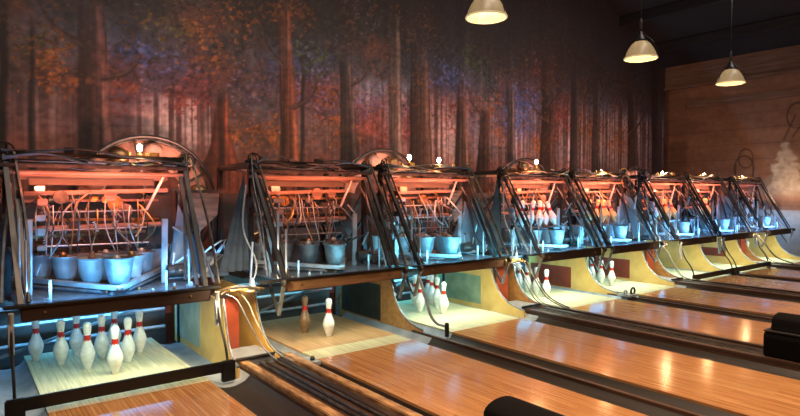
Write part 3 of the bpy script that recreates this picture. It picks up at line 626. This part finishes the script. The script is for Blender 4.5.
    for q in range(4): P(MB().box(-.6 + q * .33 + U(-.05, .05), -.54 + q * .33, .36, .41, 1.745, 1.745 + U(.015, .05)), 'beam_clip', rng.choice(['brass', 'iron', 'galvd']), bevel=.003)
    if i in (4, 5):
        sx = .70 if i == 4 else -.70
        for q in range(7): P(MB().torus((sx + U(-.06, .06), .36 + U(-.08, .08), 1.70 + U(-.10, .10)), U(.06, .12), .010, rng.choice('xyy'), 20, 6), 'cable_loop', rng.choice(['rubber', 'dark', 'iron', 'brass']))
    P(MB().beam((-.66, .75, 1.66), (.66, .75, 1.66), .16, .02), 'top_board', 'orangeboard')
    P(MB().box(-.52, .42, .44, .455, 1.49, 1.545), 'sign_board', 'darkboard', bevel=.003)
    P(MB().box(-.60, .56, .52, .54, 1.535, 1.61), 'pale_board', 'orangeboard', bevel=.003)
    P(MB().beam((-.55, .50, 1.42), (.55, .50, 1.45), .03, .035), 'cross_bar', 'orangeboard')
    P(MB().beam((-.6, .70, 1.33), (.5, .70, 1.35), .025, .025), 'cross_bar', 'iron')
    P(MB().beam((.50, .38, 1.60), (.34, .38, 1.28), .018, .018), 'stay_bar', 'galv')
    # dark boards at the back of the machine
    P(MB().box(-.74, .74, 1.30, 1.33, -.17, 1.42), 'back_board', 'darkboard')
    P(MB().box(.40, .63, .62, .64, .95, 1.45), 'side_board', 'darkpanel')
    P(MB().tube([(-.5, .55, 1.13), (.50, .55, 1.14)], .026, 10), 'roller', 'orangeboard')
    # upper rack of rods
    for z, y in ((1.27, .44), (1.12, .46), (1.0, .40))[:3 if i < 3 else 1]:
        P(MB().tube([(-.44, y, z), (.36, y, z + U(-.01, .01))], .007, 6), 'rack_rail', rng.choice(['galvd', 'galv']))
    for q in range(13 if i < 3 else 0):
        xx = -.42 + q * .064
        P(MB().tube([(xx, .44, 1.27 + U(0, .12)), (xx + U(-.02, .02), .40, 1.15), (xx + U(-.06, .06), .34 + U(-.05, .1), .93)], .0048, 5, smooth=3), 'rack_rod', rng.choice(['galv', 'galvd', 'brass', 'iron']))
    for q in range(30):
        a = (U(-.5, .42), U(.35, .9), U(1.25, 1.45) + (0 if i < 3 else .1)); b = (a[0] + U(-.14, .14), a[1] - U(0, .2), a[2] - U(.08, .22)); c = (b[0] + U(-.12, .12), b[1] + U(-.1, .1), b[2] - U(.06, .2))
        P(MB().tube([a, b, c], U(.004, .010), 5, smooth=4), 'pin_guide', rng.choice(['brass', 'galvd', 'orangeboard', 'iron', 'galv']))
    for q in range(9):
        c = (U(-.4, .35), U(.42, .7), U(1.15, 1.42)); rr = U(.03, .065)
        b = MB().lathe([(rr * .3, -.01), (rr, -.012), (rr, -.004), (rr * .8, 0), (rr, .004), (rr, .012), (rr * .3, .010)], 16, c, 'y')
        P(b, 'gear_wheel', rng.choice(['brass', 'iron', 'orangeboard']))
    for q in range(12):     # small cast links, forks and blocks of the lift mechanism
        c = (U(-.52, .45), U(.40, .85), U(1.02, 1.46)); sz = U(.015, .045)
        if q % 3: P(MB().box(c[0] - sz, c[0] + sz, c[1], c[1] + .03, c[2] - sz * U(.3, .9), c[2] + sz * .6), 'cast_block', rng.choice(['brass', 'iron', 'orangeboard', 'galvd']), bevel=.004)
        else: P(MB().beam(c, (c[0] + U(-.2, .2), c[1] + .05, c[2] + U(-.10, .10)), .022, .014), 'fork_lever', rng.choice(['brass', 'orangeboard', 'galv']))
    for z, y in ((1.205, .60), (1.36, .62), (1.06, .66)): P(MB().beam((-.56, y, z), (.5, y, z + U(-.02, .02)), .03, .022), 'lift_bar', rng.choice(['orangeboard', 'iron', 'brass']))
    # steel bars in the pit behind the pins
    for z in (.06, .24, .40): P(MB().tube([(-.70, 1.18, z), (.70, 1.18, z)], .018, 6), 'pit_bar', 'galv')
    P(MB().beam((-.70, .95, .03), (.5, 1.15, .30), .03, .02), 'pit_bar', 'galvd')
    for q in range(5):      # springs
        c = Vector((U(-.55, .5), U(.25, .5), U(1.0, 1.35))); L = U(.08, .16); d = Vector((U(-.4, .4), 0, 1)).normalized()
        pts = [c + d * L * k / 36 + Vector((math.cos(k * 1.05), math.sin(k * 1.05), 0)) * .013 for k in range(37)]
        P(MB().tube(pts, .0025, 4), 'spring', rng.choice(['galv', 'brass']))
    # stack of solenoid boxes on the left, motor on the right
    for q in range(5):
        z = .98 + q * .115
        P(MB().box(-.50 + U(-.03, .03), -.42 + U(-.02, .03), .26, .33, z, z + U(.03, .06)), 'relay_box', rng.choice(['galv', 'orangeboard', 'galvd']), bevel=.004)
        P(MB().box(-.61 + U(-.01, .02), -.57, .20, .27, z - .05, z + .01), 'relay_box', rng.choice(['galv', 'dark']), bevel=.004)
    P(MB().lathe([(.02, -.10), (.055, -.09), (.06, -.05), (.06, .06), (.045, .09), (.015, .11)], 16, (.57, .28, .74), 'x'), 'motor', 'iron', smooth=True)
    P(MB().lathe([(.015, -.08), (.04, -.07), (.04, .07), (.012, .09)], 14, (-.30, .62, 1.38), 'x'), 'motor', 'brass', smooth=True)
    for q in range(9):
        a = (rng.choice([-1, 1]) * U(.48, .66), U(.0, .4), U(.68, 1.2)); b = (a[0] + U(-.1, .1), a[1] + U(-.1, .1), a[2] + U(-.25, .25))
        b = (b[0], b[1], max(b[2], .66))
        P(MB().beam(a, b, U(.012, .03), U(.008, .02)), 'link_bar', rng.choice(['galv', 'galvd', 'galv', 'iron']))
    # side sheets towards the return gap
    if i % 2 == 0:
        sh = [(.10, .68), (.16, 1.30), (.42, 1.42), (.80, .70)] if i else [(.12, .68), (.20, 1.12), (.45, 1.38), (.80, .80)]
        P(MB().prism(sh, .735, .742, 'x'), 'side_sheet', 'sheet')
        P(MB().prism([(.50, .66), (.60, 1.32), (.72, 1.05), (.80, .66)], .34, .36, 'y'), 'corner_sheet', 'sheet')
    else:
        b = MB(); n = 12                                     # pleated triangular curtain hanging from the top corner
        for k in range(n):
            u0, u1 = k / n, (k + 1) / n; y0 = .33 + .03 * math.sin(k * 2.1); y1 = .33 + .03 * math.sin((k + 1) * 2.1)
            ap = (-.76, .36, 1.62)
            b.add([ap, (-1.03 + .32 * u0, y0, .68), (-1.03 + .32 * u1, y1, .68), (ap[0] + .002, ap[1] + .006, ap[2]), (-1.03 + .32 * u0, y0 + .006, .68), (-1.03 + .32 * u1, y1 + .006, .68)], [(0, 1, 2), (3, 5, 4), (1, 4, 5, 2)])
        P(b, 'canvas_curtain', 'curtain')
        P(MB().tube([(-.80, .22, 1.50), (-.86, .15, 1.1), (-.78, .05, .8), (-.84, -.05, .66)], .008, 6, smooth=6), 'hose', 'wire')
    # sweep arms: lowered on some lanes, folded up into a V on the others
    if i in (0, 5, 6):
        z0 = .022
        b = MB().box(-.70, .70, -.575, -.545, z0, z0 + .085); P(b, 'sweep_bar', 'black', bevel=.006)
        for s in (-1, 1):
            xx = -.70 if s < 0 else .70
            P(MB().box(xx - .055, xx + .055, -.58, -.54, -.055, z0 + .088), 'sweep_end_plate', 'black', bevel=.008)
            arm = P(MB().tube([(xx, -.55, .09), (xx, -.50, .22), (xx, -.40, .36), (xx - s * .0, -.33, .52), (xx, -.31, .60)], .010, 8, smooth=5), 'sweep_arm', 'dark')
            MB().beam((xx, -.36, .40), (xx, -.32, .57), .035, .02).build('clevis', M['galv'], arm)
            MB().tube([(xx, -.33, .34), (xx, -.31, .5), (xx, -.34, .62)], .018, 8).build('damper', M['galv'], arm)
    else:
        for s in (-1, 1):
            xx = s * .685
            arm = P(MB().beam((xx, -.33, .63), (xx, -.22, .33), .03, .02), 'sweep_arm', 'galvd')
            MB().beam((xx, -.22, .33), (xx, -.02, .60), .025, .018).build('link', M['dark'], arm)
            MB().lathe([(.03, -.015), (.035, 0), (.03, .015)], 14, (xx, -.33, .63), 'x').build('pivot', M['iron'], arm)
    if i == 2:
        P(MB().tube([(-.70, -.30, .56), (-.69, -.40, .36), (-.67, -.46, .17), (-.62, -.50, .08), (-.55, -.52, .05), (-.50, -.53, .04)], .015, 8, smooth=5), 'curved_arm', 'galv')
        P(MB().lathe([(.022, -.10), (.024, .02), (.016, .04)], 12, (-.585, -.62, .06)), 'rubber_stop', 'rubber')
    if i in (3, 7):
        for q in range(2): P(MB().tube([(-.86 - q * .06, -.20, .60), (-.84 - q * .04, -.34, .40), (-.80 - q * .05, -.52, .16), (-.76 - q * .05, -.80, .055)], .008, 6, smooth=5), 'bent_rod', 'iron' if i > 1 else 'brass')
    # extra pins waiting in the upper rack
    return t
for i in range(8): machine(i)

# pins riding in the upper racks
rk = {3: (5, 'pin'), 4: (5, 'pinyellow'), 5: (5, 'pinyellow'), 6: (4, 'pinyellow'), 7: (2, 'pin')}
pos = ['leftmost', 'second from left', 'middle', 'second from right', 'rightmost']
py_ = None; yproto = {}
for i, (n, body) in rk.items():
    for k in range(n):
        bd = 'pin' if (k == 0 and i != 4) else body
        if bd == 'pin': o = copy_tree(proto)
        elif bd in yproto: o = copy_tree(yproto[bd])
        else: o = make_pin('', bd); yproto[bd] = o
        o['label'] = '%s pin, %s of those held in the upper rack of the %s machine' % ('white' if bd == 'pin' else 'yellowed', (pos if n == 5 else (pos[:2] + pos[3:] if n == 4 else [pos[0], pos[4]]))[k], ORD[i]); o['group'] = 'pins held in the upper racks'
        xx = LX[i] - .30 + k * .19 if n > 2 else LX[i] - .05 + k * .25
        o.location = (xx, .34 + .03 * (k % 2), .945); o.rotation_euler = (R(8 + 3 * k), R(-6 + 4 * (k % 3)), k)
    # the bar they stand on
    tag(MB().box(LX[i] - .42, LX[i] + .55, .28, .43, .925, .938).build('rack_shelf', M['galvd'], bevel=.002), 'grey steel shelf carrying pins in the %s machine' % ORD[i], 'shelf', 'shelves of the upper pin racks')

# ------------------------------------------------------------ big round elevators behind each pair
for p, (cx, rr) in enumerate(((.86, .80), (4.36, .80), (7.75, .78), (11.55, .72))):
    t = thing('pin_elevator_wheel', 'large round pin wheel with shell pockets behind the %s pair of machines' % ['nearest', 'second', 'third', 'farthest'][p], 'pin elevator', (cx, 2.35, 1.3), 'pin elevator wheels')
    MB().torus((0, 0, 0), rr, .022, 'y', 48, 8).build('outer_rim', M['dark'], t, smooth=True)
    MB().torus((0, .12, 0), rr * .96, .016, 'y', 48, 8).build('rear_rim', M['iron'], t, smooth=True)
    MB().lathe([(rr * .60, .16), (rr * .97, .16), (rr * .97, .18), (rr * .60, .18), (rr * .60, .16)], 48, axis='y', cap=False).build('backplate', M['plastic'], t, smooth=True)
    for k in range(10):
        a = 2 * math.pi * k / 10 + .2 + p; c = (math.cos(a) * rr * .78, .04, math.sin(a) * rr * .78)
        b = MB(); pr = [(0, -.05), (.05, -.045), (.085, -.02), (.10, .03), (.10, .09)]
        b.lathe([(r * 1.15, z) for r, z in pr], 16, c, 'y', cap=False)
        b.build('pocket', M['plastic'] if k % 3 else M['brass'], t, smooth=True)
    for k in range(5):
        a = 2 * math.pi * k / 5 + .5; MB().beam((0, .06, 0), (math.cos(a) * rr, .06, math.sin(a) * rr), .03, .03).build('spoke', M['iron'], t)
    MB().lathe([(.06, -.05), (.08, 0), (.06, .14)], 16, axis='y').build('hub', M['dark'], t, smooth=True)
    MB().beam((0, .08, 0), (0, .08, -1.475), .08, .06).build('stand', M['dark'], t)

# brown board and rods between the first two machines, further back
for p in range(4):
    a = LX[2 * p] + .74
    t = thing('duct_cover', 'folded brown board cover between machines, behind the %s ball return' % ['nearest', 'second', 'third', 'farthest'][p], 'cover', (a, .9, 0), 'board covers in the return gaps')
    MB().prism([(.02, 1.42), (.44, 1.42), (.42, 1.20), (.22, 1.02), (.05, 1.12)], 0, .02, 'y').build('board', M['orangeboard'], t)
    MB().beam((.0, .01, 1.44), (.50, .01, 1.44), .03, .03).build('support_bar', M['iron'], t)
    for sx in (.03, .47): MB().beam((sx, .03, -.17), (sx, .03, 1.44), .03, .03).build('support_post', M['dark'], t)
    MB().box(.06, .44, -.25, .2, .60, .80).build('junction_box', M['sheet'], t, bevel=.008)
    for k in range(5):
        r_ = random.Random(p * 9 + k); MB().tube([(r_.uniform(.05, .45), -.28, .80), (r_.uniform(.05, .45), -.3, r_.uniform(.85, 1.0)), (r_.uniform(.05, .45), -.32, .62)], .007, 5, smooth=4).build('loop_wire', M['galv'], t)

# tangle of hoses and rods over the first ball return
for p in range(4):
    a = LX[2 * p] + .76; rg = random.Random(40 + p); U = rg.uniform
    t = thing('hose_tangle', 'tangle of pale hoses and rods over the %s ball return, on its side walls' % ['nearest', 'second', 'third', 'farthest'][p], 'hoses', (a, 0, 0), 'hose tangles over the ball returns')
    for k in range(6):
        x0 = U(.0, .15); pts = [(x0, U(-.25, -.05), .56 + U(0, .04)), (x0 + .15, U(-.3, .0), .57 + U(0, .05)), (U(.28, .44), U(-.2, .1), .55 + U(0, .03))]
        MB().tube(pts, U(.007, .014), 6, smooth=5).build('hose', M[rg.choice(['wire', 'brass', 'brass', 'iron', 'cream'])], t, smooth=True)
    MB().tube([(.05, -.24, .575), (.13, -.28, .52), (.20, -.33, .35), (.30, -.42, .12), (.34, -.60, .05)], .006, 8, smooth=6).build('drop_hose', M['galvd'], t, smooth=True)
    MB().tube([(.18, -.18, .58), (.24, -.25, .48), (.30, -.33, .28), (.40, -.44, .08), (.44, -.70, .045)], .006, 8, smooth=6).build('drop_hose', M['wire'], t, smooth=True)
    MB().beam((.37, .02, .53), (.40, .02, .98), .014, .014).build('standard', M['galv'], t)
    MB().lathe([(.05, .53), (.045, .56), (.02, .60), (.012, .66)], 14, (.37, -.05, 0)).build('bracket', M['galv'], t, smooth=True)

# small clamp fixture on the edge between fourth and fifth lane heads
t = thing('ball_clamp', 'small steel clamp wheel on the floor at the fourth lane divider', 'clamp', (LX[3] + .785, -.62, .006))
MB().box(-.10, .10, -.10, .10, 0, .03).build('clamp_base', M['galv'], t, bevel=.005)
MB().torus((.05, -.05, .07), .045, .014, 'y', 20, 8).build('clamp_wheel', M['iron'], t, smooth=True)
MB().torus((-.05, .0, .055), .03, .012, 'y', 20, 8).build('clamp_wheel', M['galv'], t, smooth=True)
t = thing('floor_bracket', 'small blue-grey bracket beside the head of the second lane', 'bracket', (1.40, -.62, -.03))
MB().box(-.05, .05, -.10, .09, 0, .035).build('bracket_plate', M['galv'], t, bevel=.005)
MB().lathe([(.02, .035), (.02, .06), (.012, .07)], 10, (0, -.03, 0)).build('bracket_bolt', M['dark'], t)

# ------------------------------------------------------------ ball return hoods
def hood(x, y, label):
    t = thing('ball_return_hood', label, 'ball return hood', (x, y, 0), 'black ball return hoods')
    MB().prism([(-.20, .036), (-.20, .20), (-.19, .235), (-.15, .25), (.15, .25), (.19, .235), (.20, .20), (.20, .036)], -1.6, 0, 'y').build('lower_housing', M['hood'], t, bevel=.01)
    prof = []
    for k in range(13):
        a = math.pi * k / 12; prof.append((.125 * math.cos(a), .30 + .09 * math.sin(a) ** .6))
    b = MB().prism([(-.15, .25)] + [(-u, v) for u, v in prof] + [(.15, .25)], -1.6, -.03, 'y'); b.build('upper_cover', M['hood'], t, bevel=.015, smooth=True)
    MB().box(-.19, .19, -1.6, .004, .245, .256).build('seam_trim', M['rubber'], t, bevel=.003)
    return t
hood(1.20, -2.92, 'black rounded ball return hood cut off by the bottom edge of photo')
hood(4.66, -2.98, 'black ball return hood at the right edge, between third and fourth lanes')

# ------------------------------------------------------------ pendant lamps
def pendant(x, y, z, zc, label):
    t = thing('pendant_lamp', label, 'pendant lamp', (x, y, z), 'pendant lamps')
    R0 = .205
    pr = [(R0, .0), (R0 * .99, .02), (R0 * .93, .045), (R0 * .86, .085), (R0 * .74, .135), (R0 * .58, .185), (R0 * .42, .215), (R0 * .36, .225)]
    b = MB(); n = 48; vs = []
    full = pr + [(r - .008, zz - .004) for r, zz in reversed(pr)]
    for r, zz in full:
        for k in range(n):
            a = 2 * math.pi * k / n; q = r * (1 + (.012 if k % 2 else -.012)); vs.append((q * math.cos(a), q * math.sin(a), zz))
    fs = [(i * n + k, i * n + (k + 1) % n, (i + 1) * n + (k + 1) % n, (i + 1) * n + k) for i in range(len(full) - 1) for k in range(n)]
    b.add(vs, fs); b.build('glass_shade', M['shade'], t, smooth=True)
    MB().torus((0, 0, 0), R0, .010, 'z', 48, 8).build('shade_rim', M['shaderim'], t, smooth=True)
    MB().lathe([(.085, .215), (.085, .235), (.06, .26), (.045, .30), (.03, .33), (.02, .36)], 20).build('socket_cap', M['dark'], t, smooth=True)
    MB().lathe([(0, .085), (.03, .095), (.04, .12), (.035, .15), (.02, .185), (.02, .215)], 16).build('lamp_bulb', M['lampbulb'], t, smooth=True)
    for k in range(3):
        a = k * 2.094 + .6; MB().tube([(.05 * math.cos(a), .05 * math.sin(a), .30), (.17 * math.cos(a), .17 * math.sin(a), .19), (.232 * math.cos(a), .232 * math.sin(a), .01)], .004, 5, smooth=4).build('wire_stay', M['dark'], t)
    MB().tube([(0, 0, .35), (0, 0, zc - z)], .007, 6).build('cord', M['dark'], t)
    MB().lathe([(.018, .38), (.022, .42), (.022, .48), (.012, .52)], 10).build('cord_joint', M['iron'], t)
    l = point('pendant_bulb_light', (x, y, z + .06), 9, (1, .70, .38), .04)
    l.data.shadow_soft_size = .05
pendant(3.34, -.80, 3.215, 4.74 + 6.04 * cs, 'glass dome pendant lamp cut off by the top edge, leftmost of three')
pendant(6.28, -.80, 3.215, 4.74 + 6.04 * cs, 'glass dome pendant lamp hanging before the dark mural, middle of three')
pendant(9.0, -.80, 3.20, 4.74 + (X1 - 9.0) * cs, 'glass dome pendant lamp before the timber right wall, rightmost of three')

# ------------------------------------------------------------ small warm work lights on the machine tops
for k, (x, z, lab) in enumerate(((.30, 1.79, 'bright bulb on the top beam of the far left machine'), (3.31, 1.82, 'left one of two small bulbs on top of the third machine'), (3.78, 1.80, 'right one of two small bulbs on top of the third machine'), (5.65, 1.84, 'small bright bulb on top of the fourth machine'),
                                 (7.27, 1.73, 'small bulb on top of the fifth machine'), (9.19, 1.75, 'small bulb on top of the sixth machine'), (10.81, 1.75, 'small bulb on top of the seventh machine'), (12.57, 1.73, 'bright bulb on top of the last machine by the right wall'))):
    t = thing('work_light', lab, 'bulb', (x, .42, 1.745), 'small bulbs on the machine tops')
    dz = z + .03 - 1.745
    MB().lathe([(.022, 0), (.026, .01), (.014, .03), (.012, max(dz - .03, .035))], 12).build('lamp_holder', M['brass'], t, smooth=True)
    MB().lathe([(0, dz - .035), (.014, dz - .03), (.022, dz - .005), (.020, dz + .015), (.010, dz + .028), (0, dz + .03)], 12).build('glass_bulb', M['bulb'], t, smooth=True)
    for s in (-1, 1): MB().lathe([(.014, 0), (.016, .02), (.016, .035), (.010, .04)], 12, (s * .075, .05, 0)).build('side_cap', M['brass'], t, smooth=True)
    point('work_bulb_light', (x, .30, z + .07), (8 if k == 0 else 9.0), (1, .58, .26), .03)
